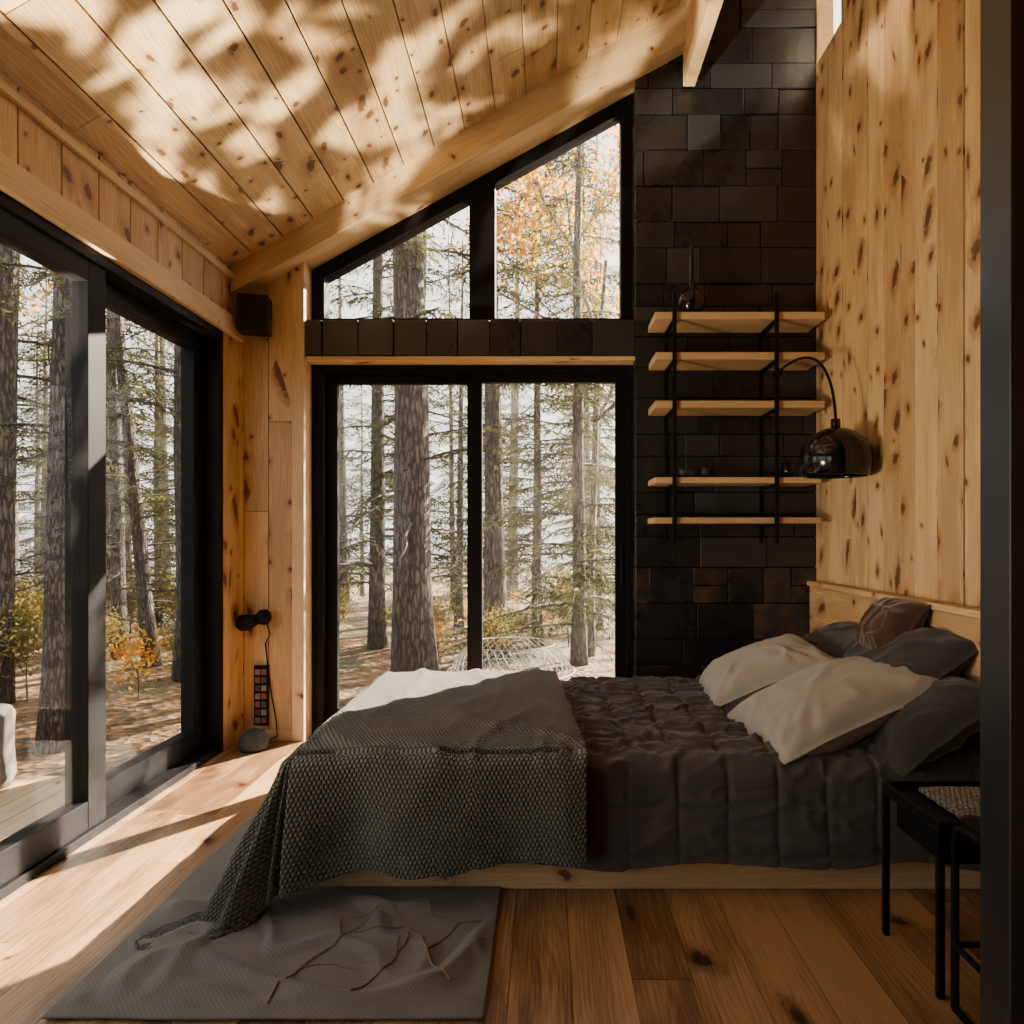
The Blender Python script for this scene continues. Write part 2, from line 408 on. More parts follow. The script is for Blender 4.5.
boxes('purlin_beam',[(.80,.87,YF,.199,3.80,cz(.8))],M_BEAM,'Y',bevel=.004)

# left wall
WT=2.33
boxes('trim_3',[(XL-.16,XL+.03,YF,3.999,WT,WT+.11)],M_BEAM,'Y',bevel=.004)
bl=[]; y=3.999
while y>YF:
    y0=max(y-.21,YF); bl.append((XL-.06,XL,y0+.003,y-.003,WT+.112,2.78)); y-=.21
boxes('wall_left_upper',bl,M_WALL,'Z',bevel=.0025)
boxes('trim_4',[(XL,XL+.02,YF,3.999,2.655,2.69)],M_BEAM,'Y',bevel=.003)
boxes('wall_left',[(XL-.1,XL,3.792,3.999,0,WT),(XL-.1,XL,YF,-1.5,0,WT)],M_WALL,'Z',bevel=.0025)
boxes('wall_left_outer',[(XL-.2,XL-.061,YF,4.3,WT+.112,2.75),(XL-.2,XL-.101,3.8,4.3,0,2.9)],M_BLACK)
bl=[]; x=XL-.1
while x<XR+.1:
    bl.append((x+.002,x+.158,YF-.1,YF,0,cz(x)+.05)); x+=.16
boxes('wall_front',bl,M_WALL,'Z')

w=empty('window_1'); ya,yb_=-1.5,3.79; x0,x1=XL-.16,XL+.005
boxes('frame',[(x0,x1,ya,yb_,0,.035),(x0,x1,ya,yb_,WT-.045,WT),(x0,x1,yb_-.04,yb_,.035,WT-.045),(x0,x1,ya,ya+.04,.035,WT-.045)],M_BLACK,bevel=.003,parent=w)
def sash(xc,a,b,nm,st=.09):
    t=.035
    boxes(nm+'_sash',[(xc-t,xc+t,a,a+st,.035,WT-.045),(xc-t,xc+t,b-st,b,.035,WT-.045),(xc-t,xc+t,a+st,b-st,.035,.15),(xc-t,xc+t,a+st,b-st,WT-.13,WT-.045)],M_BLACK,bevel=.003,parent=w)
    boxes(nm+'_glass',[(xc-.003,xc+.003,a+st,b-st,.15,WT-.13)],M_GLASS,parent=w)
sash(XL-.045,.75,2.80,'near',.11)
sash(XL-.118,2.76,3.75,'far',.11)
sash(XL-.118,-1.46,.88,'rear',.11)  # unseen glazing run on behind the camera, added to let in more daylight
tubeobj('handle',[([(XL+.0,3.70,.95),(XL+.03,3.70,.97),(XL+.03,3.70,1.2),(XL+.0,3.70,1.22)],.008)],M_BLACK,parent=w)

w=empty('door_1'); y0,y1=4.12,4.22
xa,xb=-1.401,.54; zt=2.222
boxes('frame',[(xa,xa+.07,y0-.02,y1,0,zt),(xb-.05,xb,y0-.02,y1,0,zt),(xa+.07,xb-.05,y0-.02,y1,zt-.045,zt),(xa+.07,xb-.05,y0-.02,y1,0,.04)],M_BLACK,bevel=.003,parent=w)
def sash2(a,b,yc,nm):
    st=.065
    boxes(nm+'_sash',[(a,a+st,yc-.02,yc+.02,.04,zt-.045),(b-st,b,yc-.02,yc+.02,.04,zt-.045),(a+st,b-st,yc-.02,yc+.02,.04,.14),(a+st,b-st,yc-.02,yc+.02,zt-.10,zt-.045)],M_BLACK,bevel=.002,parent=w)
    boxes(nm+'_glass',[(a+st,b-st,yc-.003,yc+.003,.14,zt-.10)],M_GLASS,parent=w)
sash2(xa+.07,-.41,4.185,'left'); sash2(-.445,xb-.05,4.142,'right')
tubeobj('handle',[([(.46,4.12,.9),(.46,4.09,.92),(.46,4.09,1.12),(.46,4.12,1.14)],.008)],M_BLACK,parent=w)
w=empty('window_2')
zb=2.462
def top(x): return rb(x)-.002
def trap(nm,x0,x1,zb,off,y0,y1,mat):
    prism(nm,[(x0,zb),(x1,zb),(x1,top(x1)-off),(x0,top(x0)-off)],y0,y1,mat,parent=w)
xa,xb=-1.401,.526
trap('frame_left',xa,xa+.075,zb,0,4.10,4.2,M_BLACK)
trap('frame_right',xb-.07,xb,zb,0,4.10,4.2,M_BLACK)
trap('mullion',-.455,-.30,zb,0,4.10,4.2,M_BLACK)
for a,b,nm in ((xa+.075,-.455,'left'),(-.30,xb-.07,'right')):
    prism('sill_'+nm,[(a,zb),(b,zb),(b,zb+.04),(a,zb+.04)],4.10,4.2,M_BLACK,parent=w)
    prism('head_'+nm,[(a,top(a)-.085),(b,top(b)-.085),(b,top(b)),(a,top(a))],4.10,4.2,M_BLACK,parent=w)
    prism('glass_'+nm,[(a,zb+.04),(b,zb+.04),(b,top(b)-.085),(a,top(a)-.085)],4.15,4.156,M_GLASS,parent=w)

p=empty('wardrobe')
boxes('side_panel',[(.955,.985,1.40,1.50,0,3.75)],M_PANEL,bevel=.003,parent=p)
boxes('carcass',[(.985,1.575,1.42,1.50,0,3.75)],M_BLACK,parent=p)
boxes('door_leaf',[(.99,1.28,1.395,1.418,.05,3.7),(1.285,1.575,1.395,1.418,.05,3.7)],M_BLACK,bevel=.003,parent=p)

# ---------------------------------------------------------------- bed
bed=empty('bed')
FX0,FX1,FY0,FY1=-.76,1.52,2.31,3.62
boxes('frame',[(FX0,FX1,FY0,FY0+.04,.0,.2,'X'),(FX0,FX1,FY1-.04,FY1,.0,.2,'X'),(FX0,FX0+.04,FY0+.04,FY1-.04,0,.2,'Y'),(FX0+.04,FX1,FY0+.04,FY1-.04,.05,.19,'X')],M_BEAM,'X',bevel=.006,parent=bed)
boxes('mattress',[(FX0+.02,FX1-.01,FY0+.02,FY1-.02,.19,.40)],M_MATT,bevel=.05,parent=bed)
boxes('headboard',[(1.53,XR-.012,1.9,3.95,0,.30,'Y'),(1.53,XR-.012,1.9,3.95,.303,.60,'Y'),(1.53,XR-.012,1.9,3.95,.603,.905,'Y'),(1.515,XR-.011,1.9,3.955,.907,.935,'Y')],M_WALL,'Y',bevel=.004,parent=bed)

TZ=.432
def duv(u,v):
    x=-.70+(1.505+.70)*u
    W=FY1-.0-(FY0-.02); Rr=.055; front=.272+.014*ns(x*3.1,5)+.008*math.sin(x*9)
    tot=W-Rr+Rr*math.pi/2+front
    s=v*tot
    ontop=s<W-Rr
    q=.165
    wob=.028 if ontop else .006
    xx=(x+.05+wob*ns(x*5,s*7,11))/q; ss=(s-(W-Rr)+wob*ns(x*6,s*5,15))/q
    dx=abs(xx-round(xx))*q; ds=abs(ss-round(ss))*q; dd=min(dx,ds)
    puff=(.014 if ontop else .011)*(1-math.exp(-dd/.012))
    if ontop: puff*=min(1,.25+(W-Rr-s)/.1)
    else: puff*=min(1,.25+(s-W+Rr)/.1)
    pk=.011*ns(x*32,s*32,6)*math.exp(-dd/.045)
    wr=.012*ns(x*3,s*6,1)+.008*ns(x*8,s*19,2)+pk
    rid=.016*max(0,1-abs(ns(x*4.5+1.5*ns(x*2,s*3),s*9,4))*6)+.008*max(0,1-abs(ns(x*7+2,s*16,8))*5)
    if ontop:
        y=FY1-s; n=Vector((0,0,1)); p=Vector((x,y,TZ))
        e=min(1,(s)/.1); amp=1.0
        p.z-=.05*(1-e)**2
    elif s<W-Rr+Rr*math.pi/2:
        a=(s-(W-Rr))/Rr; y=FY1-(W-Rr)-Rr*math.sin(a); z=TZ-Rr+Rr*math.cos(a)
        p=Vector((x,y,z)); n=Vector((0,-math.sin(a),math.cos(a))); amp=1-.65*a/1.57
    else:
        d=s-(W-Rr+Rr*math.pi/2); p=Vector((x,FY1-W-.02*d/.3+.010*math.sin(x*11+1)*d/.3,TZ-Rr-d)); n=Vector((0,-1,0)); amp=.35
    k=.4 if x<.10 else min(1,.4+(x-.10)/.1)
    return p+n*(puff*k+(wr+rid)*amp*k+.010)
o=grid('duvet',duv,420,330,M_DUVET,lambda u,v:(u*2.2,v*1.7),solid=.012)

xl=FX0-.055; yf=FY0-.085; zt_=.490
def xr(y): return .135-.085*(y-yf)/(3.63-yf)
V=[];F=[];UVv=[]
NX,NY,NT,NC=130,150,90,70
yb2=3.63
def topz(x,y):
    ex=min(1,(x-xl)/.12); ey=min(1,(y-yf)/.12)
    return zt_+.008*ns(x*4,y*4,7)+.012*max(0,1-abs(ns(x*2.2+y*1.4,y*1.1-x,9))*6)+.008*max(0,1-abs(ns(x*5+2,y*2.5,19))*5)-.006*(1-ex)**2-.003*(1-ey)**2-(.05*((y-3.45)/.18)**2 if y>3.45 else 0)
idx={}
for j in range(NY+1):
    y=yf+(yb2-yf)*j/NY
    for i in range(NX+1):
        x=xl+(xr(y)-xl)*i/NX
        idx[(i,j)]=len(V); V.append((x,y,topz(x,y))); UVv.append((x,y))
for j in range(NY):
    for i in range(NX): F.append((idx[(i,j)],idx[(i+1,j)],idx[(i+1,j+1)],idx[(i,j+1)]))
def skirt(px,py,pz,dx,dy,L,flare,ph,famp,gf=.022):
    Rr=.045; out=[]; h=0;z=pz; step=L/NT
    for k in range(1,NT+1):
        l=k*step
        a=min(l/Rr,math.pi/2-flare) if l<Rr*3 else math.pi/2-flare
        if z<=gf+.001: 
            h+=step*.92; z=gf
        else:
            h+=math.cos(a)*step; z-=math.sin(a)*step
            if z<gf: z=gf
        tt=l/L
        w=famp*math.sin(ph)*min(1,tt*1.6)
        lift=.012*abs(ns(ph*1.3,l*9,3)) if z<=gf+.002 else 0
        hh=h+w*(0.4 if z<=gf+.002 else 1)
        ripple=.006*ns(px*9+dx*3,l*8,py*9+dy*3)
        hh+=ripple
        out.append((px+dx*hh,py+dy*hh,z+lift,l))
    return out
cols=[]
for i in range(NX,-1,-1):
    x,y,z=V[idx[(i,0)]]; f=1-i/NX
    L=.355+.060*f+.010*math.sin(x*13)
    fl=.03+.14*f**3
    cols.append((idx[(i,0)],skirt(x,y,z,0,-1,L,fl,x*13+1.2*ns(x*3),.010+.022*f),(0,-1)))
for c in range(1,NC):
    th_=math.pi/2*(1-c/NC)
    dx,dy=-math.cos(th_),-math.sin(th_)
    x,y,z=V[idx[(0,0)]]
    pk=math.exp(-((th_-.66)/.38)**2)
    L=.42+.32*pk
    fl=.15+.34*math.exp(-((th_-.68)/.5)**2)
    cols.append((idx[(0,0)],skirt(x,y,z,dx,dy,L,fl,th_*15,.028),(dx,dy)))
for j in range(0,NY+1):
    x,y,z=V[idx[(0,j)]]; f=j/NY
    L=.42-.05*f
    cols.append((idx[(0,j)],skirt(x,y,z,-1,0,L,.14-.06*f,y*15,.014),(-1,0)))
prev=None
for ci,(e,pl,d) in enumerate(cols):
    cur=[e]
    ex,ey,_=V[e]
    for (x,y,z,l) in pl:
        cur.append(len(V)); V.append((x,y,z)); UVv.append((ex+d[0]*l,ey+d[1]*l))
    if prev:
        for k in range(NT):
            q=(prev[k],cur[k],cur[k+1],prev[k+1])
            if prev[k]==cur[k]: q=(cur[k],cur[k+1],prev[k+1])
            F.append(q[::-1])
    prev=cur
UV=[UVv[i] for f in F for i in f]
o=mkobj('throw_blanket',V,F,M_THROW,UV,smooth=True)
md=o.modifiers.new('s','SOLIDIFY'); md.thickness=.012; md.offset=1

def pillow(name,w,h,t,loc,rot,mat,seed=0,flange=.02):
    N=72
    V=[];F=[];UVv=[]
    Mr=Matrix.Translation(loc)@Euler(rot).to_matrix().to_4x4()
    for side in (1,-1):
        for j in range(N+1):
            for i in range(N+1):
                a=2*i/N-1; b=2*j/N-1
                px=a*w/2*(1-.05*(1-b*b)*abs(a)**2); py=b*h/2*(1-.05*(1-a*a)*abs(b)**2)
                aa=min(1,abs(a)/.955); bb=min(1,abs(b)/.955)
                f=(1-aa**3)*(1-bb**3)
                z=side*t/2*max(0,f)**.5
                cr=(abs(a)*abs(b))**1.0
                fold=.010*ns(a*1.8+seed,b*1.8,side)+.010*max(0,1-4.5*abs(ns(a*1.3+seed*3+b*1.2,b*1.3-a+2,side*2)))
                an=math.atan2(b,a)
                rad=.007*math.sin(22*an+3*math.sin(3*an+seed))*cr
                z+=side*(fold+rad)*min(1,f*5)
                z+=.005*ns(a*3+seed,b*3,5)
                z-=.02*(a*a+b*b)*.5
                V.append(tuple(Mr@Vector((px,py,z+side*.002)))); UVv.append((a*w/2,b*h/2))
    K=(N+1)*(N+1)
    for sd in (0,1):
        for j in range(N):
            for i in range(N):
                a=sd*K+j*(N+1)+i; q=(a,a+1,a+N+2,a+N+1)
                F.append(q if sd==0 else q[::-1])
    bd=[i for i in range(N)]+[(N)+(N+1)*j for j in range(N)]+[(N+1)*N+i for i in range(N,0,-1)]+[(N+1)*j for j in range(N,0,-1)]
    for k in range(len(bd)):
        a=bd[k]; b=bd[(k+1)%len(bd)]
        F.append((a,a+K,b+K,b))
    UV=[UVv[i] for f in F for i in f]
    return mkobj(name,V,F,mat,UV,smooth=True)
r=math.radians
pillow('pillow',.74,.60,.19,(1.09,2.63,.560),(r(-3),r(-19),r(10)),M_PILL,1)
pillow('pillow',.58,.58,.18,(1.0,3.19,.575),(0,r(-23),r(-6)),M_PILL,2)
pillow('dark_pillow',.46,.62,.17,(1.33,2.50,.550),(r(-4),r(-34),r(2)),M_PILD,3)
pillow('dark_pillow',.50,.74,.16,(1.34,3.2,.62),(r(2),r(-32),0),M_PILD,4)
pillow('dark_pillow',.46,.64,.15,(1.38,2.72,.685),(0,r(-40),0),M_PILD,5)
pillow('fur_cushion',.28,.30,.16,(1.42,2.82,.815),(0,r(-60),0),M_CUSH,6)

# ---------------------------------------------------------------- rug & twigs
def rugf(u,v):
    x=-1.24+1.09*u; y=1.68+1.45*v
    x+=.012*ns(y*3,1); y+=.012*ns(x*3,4)
    e=min(1,min(u,1-u,v,1-v)*14)
    z=.008+e*(.012*abs(ns(x*2.5,y*3))+.026*max(0,1-abs(ns(x*1.9+4,y*2.3))*7)+.014*max(0,1-abs(ns(x*5+4,y*4))*5))
    if y>2.15: 
        k=max(0,1-(y-2.15)/.12); z=.008+(z-.008)*k
    return (x,y,z)
grid('rug',rugf,160,200,M_RUG,lambda u,v:(u*1.09,v*1.45),solid=.004)
M_TWIG=simple('twig_brown',(.18,.115,.06),.8,bump=.4,bscale=60,var=.3)
paths=[]
def twig(x,y,ang,L,r0,depth=0):
    pts=[];n=14
    for i in range(n+1):
        z=rugf((x+1.24)/1.09,(y-1.68)/1.45)[2]+r0+.004
        pts.append((x,y,z)); ang+=U(-.3,.3); x+=math.cos(ang)*L/n; y+=math.sin(ang)*L/n
        x=max(-1.2,min(x,-.17)); y=max(1.66,min(y,2.2))
        if depth<1 and i in (4,9): twig(x,y,ang+random.choice([-1,1])*U(.5,1.1),L*.4,r0*.7,depth+1)
    paths.append((pts,[max(.001,r0*(1-i/n*.75)) for i in range(n+1)]))
twig(-.25,1.80,2.2,.45,.0035); twig(-.70,1.72,1.7,.42,.0035); twig(-.2,2.1,3.3,.42,.003); twig(-.5,1.75,.8,.3,.003)
tubeobj('dried_twigs',paths,M_TWIG,6)

# ---------------------------------------------------------------- shelves
sh=empty('wall_shelf')
SY0,SY1=3.73,3.985
bl=[]
for z in (2.40,2.18,1.915,1.50,1.28):
    e=U(-.01,.02)
    bl.append((.60+e*.3,1.53,SY0,SY1,z-.02,z+.02,'X') if z>1.9 else (.60+e*.3,1.51,SY0,SY1,z-.016,z+.016,'X'))
boxes('boards',bl,M_SHELF,'X',bevel=.003,parent=sh)
bl=[]
for x in (.705,1.262):
    bl.append((x-.010,x+.010,SY0-.022,SY0-.002,1.15,2.52)); bl.append((x-.010,x+.010,SY1+.0,SY1+.012,1.15,2.52))
    for z in (2.40,2.18,1.915,1.50,1.28): bl.append((x-.010,x+.010,SY0-.02,SY1+.01,z-.036,z-.021))
boxes('brackets',bl,M_BLACK,parent=sh,bevel=.002)
v=lathe('vase',[(0,0),(.045,0),(.062,.02),(.078,.06),(.075,.095),(.05,.13),(.022,.155),(.014,.19),(.011,.27),(.010,.38),(.014,.40),(.011,.40),(.005,.37)],M_BLACKG,(.815,3.80,2.42))
lathe('bowl',[(0,0),(.03,0),(.045,.02),(.05,.05),(.046,.05),(.04,.02),(0,.01)],M_STONE,(.80,3.82,1.516))
lathe('cup',[(0,0),(.035,0),(.035,.085),(.031,.085),(.031,.01),(0,.01)],M_BLACKG,(1.36,3.82,1.516))
lathe('cup',[(0,0),(.028,0),(.030,.06),(.026,.06),(.024,.01),(0,.01)],M_STONE,(.90,3.84,1.516))

lp=empty('wall_lamp')
pts=[]
ctrl=[Vector((1.262,3.70,2.08)),Vector((1.36,3.58,2.18)),Vector((1.405,3.34,2.12)),Vector((1.405,3.30,1.76))]
for i in range(25):
    t=i/24; a=(1-t)
    pts.append(tuple(a**3*ctrl[0]+3*a*a*t*ctrl[1]+3*a*t*t*ctrl[2]+t**3*ctrl[3]))
tubeobj('arm',[(pts,.007),([(1.262,3.74,2.08),(1.262,3.69,2.08)],.022)],M_BLACK,parent=lp)
c=(1.405,3.30,1.49)
prof=[(.012,.27),(.022,.27),(.022,.235)]
for i in range(0,22):
    a=i/21*math.radians(118); prof.append((max(.022,.168*math.sin(a)),.07+.160*math.cos(a)*1.0))
inner=[(r_*.965,z_-.002) for r_,z_ in prof[3:]][::-1]
lathe('shade',prof+inner,M_BLACKG,c,48,parent=lp)
mb,ntb,ob=newmat('frosted_bulb'); gb=G(ntb); pb=gb.n('ShaderNodeBsdfPrincipled'); gb.l(pb.outputs[0],ob.inputs[0]); pb.inputs['Base Color'].default_value=(.3,.25,.2,1); pb.inputs['Roughness'].default_value=.3
lathe('bulb',[(0,-.05),(.03,-.042),(.048,-.015),(.05,.01),(.04,.045),(.02,.08),(.018,.12)],mb,(c[0],c[1],c[2]+.06),24,parent=lp)

sp=empty('speaker')
Ms=Matrix.Translation((-1.66,3.90,2.455))@Matrix.Rotation(r(12),4,'Z')
boxes('cabinet',[(-.085,.085,-.06,.06,-.105,.105)],M_SPK,bevel=.008,parent=sp,M=Ms)
boxes('grille',[(-.076,.076,-.066,-.060,-.096,.096)],M_SPKG,bevel=.003,parent=sp,M=Ms)
boxes('bracket',[(-.02,.02,.06,.092,-.03,.03)],M_BLACK,parent=sp,M=Matrix.Translation((-1.66,3.90,2.455)))
s2=empty('wall_sconce')
lathe('base',[(0,-.01),(.035,-.01),(.035,.012),(0,.012)],M_BLACK,(0,0,0),24,parent=s2)
s2.children[0].matrix_local=Matrix.Translation((-1.635,3.985,.715))@Matrix.Rotation(r(90),4,'X')
tubeobj('heads',[([(-1.77,3.93,.69),(-1.75,3.93,.692),(-1.70,3.925,.70),(-1.66,3.925,.715)],[.03,.048,.045,.03]),([(-1.66,3.925,.715),(-1.63,3.925,.725),(-1.60,3.925,.73),(-1.585,3.925,.73)],[.02,.045,.045,.03]),([(-1.635,3.98,.715),(-1.635,3.93,.715)],.012)],M_BLACK,16,parent=s2)
tubeobj('cord',[([(-1.62,3.97,.69),(-1.60,3.975,.62),(-1.63,3.98,.57),(-1.62,3.985,.45),(-1.60,3.98,.3),(-1.57,3.985,.12),(-1.56,3.98,.03),(-1.60,3.95,.01)],.004)],M_BLACK,6,parent=s2)
cp=empty('switch_panel')
boxes('plate',[(-1.695,-1.612,3.972,3.992,.09,.44)],M_BLACK,bevel=.003,parent=cp)
mcol=[simple('btn_grey',(.16,.15,.14),.5),simple('btn_red',(.18,.04,.025),.5),simple('btn_dark',(.04,.035,.03),.5)]
for k in range(3):
    bl=[]
    for i in range(7):
        for jx in range(2):
            if (i*2+jx)%3==k: bl.append((-1.685+jx*.036,-1.657+jx*.036,3.966,3.972,.105+i*.047,.137+i*.047))
    boxes('buttons_%d'%k,bl,mcol[k],bevel=.001,parent=cp)
o=lathe('floor_stone',[(0,0),(.07,0),(.082,.02),(.08,.06),(.06,.095),(.03,.112),(0,.116)],M_STONE,(-1.63,3.82,0),28)

st=empty('side_table')
def legf(x0,x1,y0,y1,h,t=.018):
    b=[]
    for x in (x0,x1-t):
        for y in (y0,y1-t): b.append((x,x+t,y,y+t,0,h-.02))
    return b
tx,ty=1.015,2.06
boxes('tray_top',[(tx,1.49,1.76,ty,.425,.44),(tx,1.49,1.76,1.775,.44,.46),(tx,1.49,ty-.015,ty,.44,.46),(tx,tx+.015,1.775,ty-.015,.44,.46),(1.475,1.49,1.775,ty-.015,.44,.46)],M_BLACK,bevel=.004,parent=st)
boxes('drawer',[(tx+.03,1.46,1.79,ty-.03,.335,.424)],M_BLACK,bevel=.004,parent=st)
boxes('legs',legf(tx,1.49,1.76,ty,.445),M_BLACK,bevel=.003,parent=st)
grid('woven_mat',lambda u,v:(1.10+.33*u,1.80+.21*v,.447+.012*math.sin(math.pi*u)*math.sin(math.pi*v)+.004*ns(u*9,v*9)),30,30,M_WOVEN,lambda u,v:(u*.33,v*.22),solid=.012)
sl=empty('metal_stool')
pz=[]
for x in (1.03,1.36):
    pz.append(([(x,1.53,.012),(x,1.53,.44),(x,1.545,.465),(x,1.57,.475),(x,1.68,.475),(x,1.705,.465),(x,1.715,.44),(x,1.715,.012),],.010))
    pz.append(([(x,1.53,.012),(x,1.715,.012)],.010)); pz.append(([(x,1.53,.17),(x,1.715,.17)],.008))
pz.append(([(1.03,1.715,.17),(1.36,1.715,.17)],.008)); pz.append(([(1.03,1.53,.17),(1.36,1.53,.17)],.008))
tubeobj('frame',pz,M_BLACK,10,parent=sl)
boxes('seat',[(1.03,1.36,1.55,1.70,.482,.497)],M_BLACK,bevel=.004,parent=sl)

# ---------------------------------------------------------------- outside
def gz(x,y):
    d=max(0,math.hypot(x,y-2)-4)
    return -.30-.02*d+.12*ns(x*.35,y*.35)+.03*ns(x*1.3,y*1.3)
def terr(u,v):
    x=-40+80*u; y=-25+75*v
    z=gz(x,y)
    if XL-.3<x<XR+.4 and YF-.3<y<4.6: z=-.5
    return (x,y,z)
grid('forest_ground',terr,160,160,M_GROUND)
bl=[];x=-3.1
while x<-1.97:
    bl.append((x,x+.135,-1,3.6,-.11,-.07)); x+=.14
boxes('deck',bl,M_DECK,'Y',bevel=.003)
boxes('deck_joists',[(-3.1,-1.97,-1,-.9,-.4,-.111),(-3.1,-1.97,3.4,3.5,-.45,-.111)],M_DECK,'X')
lathe('stone_stool',[(0,0),(.15,0),(.17,.05),(.16,.2),(.165,.36),(.15,.39),(0,.39)],simple('pale_stone',(.20,.19,.17),.8,bump=.4,bscale=20,var=.15),(-2.86,3.42,-.07),28)

def conifer(seed,H,r0,first,blen,nb,twl=.42,step=.085,dead=0):
    random.seed(seed)
    V=[];F=[]
    lean=(U(-.02,.02),U(-.02,.02))
    pts=[];rad=[]
    for i in range(15):
        z=H*i/14; pts.append((lean[0]*z+.04*ns(z*.5,seed),lean[1]*z+.04*ns(z*.5,seed+9),z)); rad.append(r0*(1-.86*i/14)*(1.25 if i==0 else 1))
    tube(V,F,pts,rad,12)
    for k in range(dead):
        z=U(.8,first+1); a=U(0,6.28); L=U(.4,1.3); b0=Vector((lean[0]*z,lean[1]*z,z)); q=[b0]; d=Vector((math.cos(a),math.sin(a),U(-.3,.3)))
        for i in range(5):
            d=(d+Vector((U(-.3,.3),U(-.3,.3),U(-.35,.2)))).normalized(); q.append(q[-1]+d*L/5)
        tube(V,F,q,[.013*(1-i/6) for i in range(6)],4,False)
    NF=[]
    def needle(p,d,L,w):
        n=len(V); s=d.cross(Vector((U(-1,1),U(-1,1),U(-1,1)))).normalized()*w
        V.append(tuple(p-s)); V.append(tuple(p+s)); V.append(tuple(p+d*L)); NF.append((n,n+1,n+2))
    for b in range(nb):
        f=(b+R())/nb; z=first+(H-first)*f*.98; a=U(0,2*math.pi)
        L=blen*(1-f*.85)*U(.7,1.15)
        dr=U(.15,.5)
        base=Vector((lean[0]*z,lean[1]*z,z)); bp=[];n=9
        for i in range(n+1):
            t=i/n; rr=L*t
            a2=a+.25*ns(t*2,b)
            bp.append(base+Vector((math.cos(a2)*rr,math.sin(a2)*rr,L*(.12*t-dr*t*t+.18*max(0,t-.7)))))
        tube(V,F,bp,[max(.004,.02*(L/2)*(1-i/n)) for i in range(n+1)],4,False)
        s=L*.12
        while s<L:
            t=s/L; k=min(n-1,int(t*n)); p=bp[k].lerp(bp[k+1],t*n-k); d0=(bp[k+1]-bp[k]).normalized()
            for sd in (-1,1):
                sv=Vector((-d0.y,d0.x,0))*sd
                tl=twl*(1-t*.65)*U(.5,1.2); td=(d0*.55+sv+Vector((0,0,U(-.55,-.1)))).normalized()
                m=max(3,int(tl/.045))
                for q in range(m):
                    pp=p+td*(tl*q/m)+Vector((0,0,-.25*tl*(q/m)**2))
                    dd=(td+Vector((U(-.7,.7),U(-.7,.7),U(-.6,.3)))).normalized()
                    needle(pp,dd,U(.07,.13),.010)
            s+=step
    nf=len(F)
    me=bpy.data.meshes.new('conifer_%d'%seed); me.from_pydata(V,[],F+NF); me.materials.append(M_BARK); me.materials.append(M_NEED)
    me.polygons.foreach_set('material_index',[0]*nf+[1]*len(NF))
    me.polygons.foreach_set('use_smooth',[True]*nf+[False]*len(NF)); me.update()
    return me
def place(me,name,x,y,sc=1,rz=None,z=None,tilt=(0,0)):
    o=bpy.data.objects.new(name,me); COL.objects.link(o)
    o.location=(x,y,(gz(x,y)-.05) if z is None else z); o.scale=(sc,sc,sc); o.rotation_euler=(tilt[0],tilt[1],rz if rz is not None else U(0,6.28)); return o
C_low=[conifer(11,9,.10,.5,2.0,105),conifer(12,8,.08,.3,1.7,100),conifer(13,10,.12,.8,2.2,95)]
C_high=[conifer(21,12,.14,2.6,2.0,60,step=.10,dead=16),conifer(22,12,.11,1.8,1.7,60,step=.10,dead=14)]
C_bare=[conifer(31,13,.20,3.4,2.2,42,step=.11,dead=18)]
random.seed(5)
place(C_bare[0],'pine_tree',-1.25,6.6,1.0,0.3)
place(C_high[0],'pine_tree',-.62,8.6,1.0,1.3)
place(C_bare[0],'pine_tree',-3.55,5.0,.65,2.0)
place(C_bare[0],'pine_tree',-3.75,7.3,.9,3.0,tilt=(0,.05))
place(C_high[1],'pine_tree',-4.9,6.1,1,1.0)
place(C_high[1],'pine_tree',-4.6,8.0,.8,4.0,tilt=(.02,.06))
place(C_low[0],'spruce_tree',.40,8.0,.9,.4)
place(C_low[1],'spruce_tree',-.1,9.8,1.0,2.4)
place(C_low[2],'spruce_tree',-2.3,9.4,1.0,2.4)
def corridor(x,y):
    sd=Vector((.62,.78)).normalized(); v=Vector((x+.7,y-3.2)); t=v.dot(sd); d=abs(v.x*sd.y-v.y*sd.x)
    return (t if (t>0 and d<2.7) else None)
placed=[(-1.25,6.6),(-.62,8.6),(-3.55,5.0),(-3.75,7.3),(-4.9,6.1),(.40,8.0),(-.1,9.8),(-2.3,9.4)]
def scatter(n,amin,amax,dmin,dmax,mind,plow):
    cnt=0;tries=0
    while cnt<n and tries<6000:
        tries+=1
        a=U(amin,amax); d=U(dmin,dmax); x=math.sin(a)*d; y=math.cos(a)*d
        if x>-3.4 and x<2.6 and y<7.8: continue
        if x>-5.4 and y>-3 and y<5.6: continue
        t=corridor(x,y)
        if t is not None and t<26: continue
        if any((x-p)**2+(y-q)**2<mind**2 for p,q in placed): continue
        placed.append((x,y)); k=R()
        me=random.choice(C_low) if k<plow else random.choice(C_high+C_bare)
        place(me,'spruce_tree' if k<plow else 'pine_tree',x,y,U(.6,1.0) if k<plow else U(.6,1.0)); cnt+=1
scatter(20,-.36,.14,9.0,22,1.0,.65)
scatter(44,-1.05,-.4,5.2,22,1.1,.5)
scatter(16,-2.2,-1.1,7,18,1.5,.4)
scatter(8,.9,1.6,8,16,1.5,.4)
for t,dl in ((13,-1.6),(13.6,.2),(13.2,1.9),(15.5,-.7),(16,1.1),(15.8,-2.4),(18,.1),(18.5,2.2),(18.2,-1.7)):
    x=-.7+.622*t+.783*dl; y=3.2+.783*t-.622*dl
    place(C_low[1],'spruce_tree',x,y,(.38*t+.6)/8)

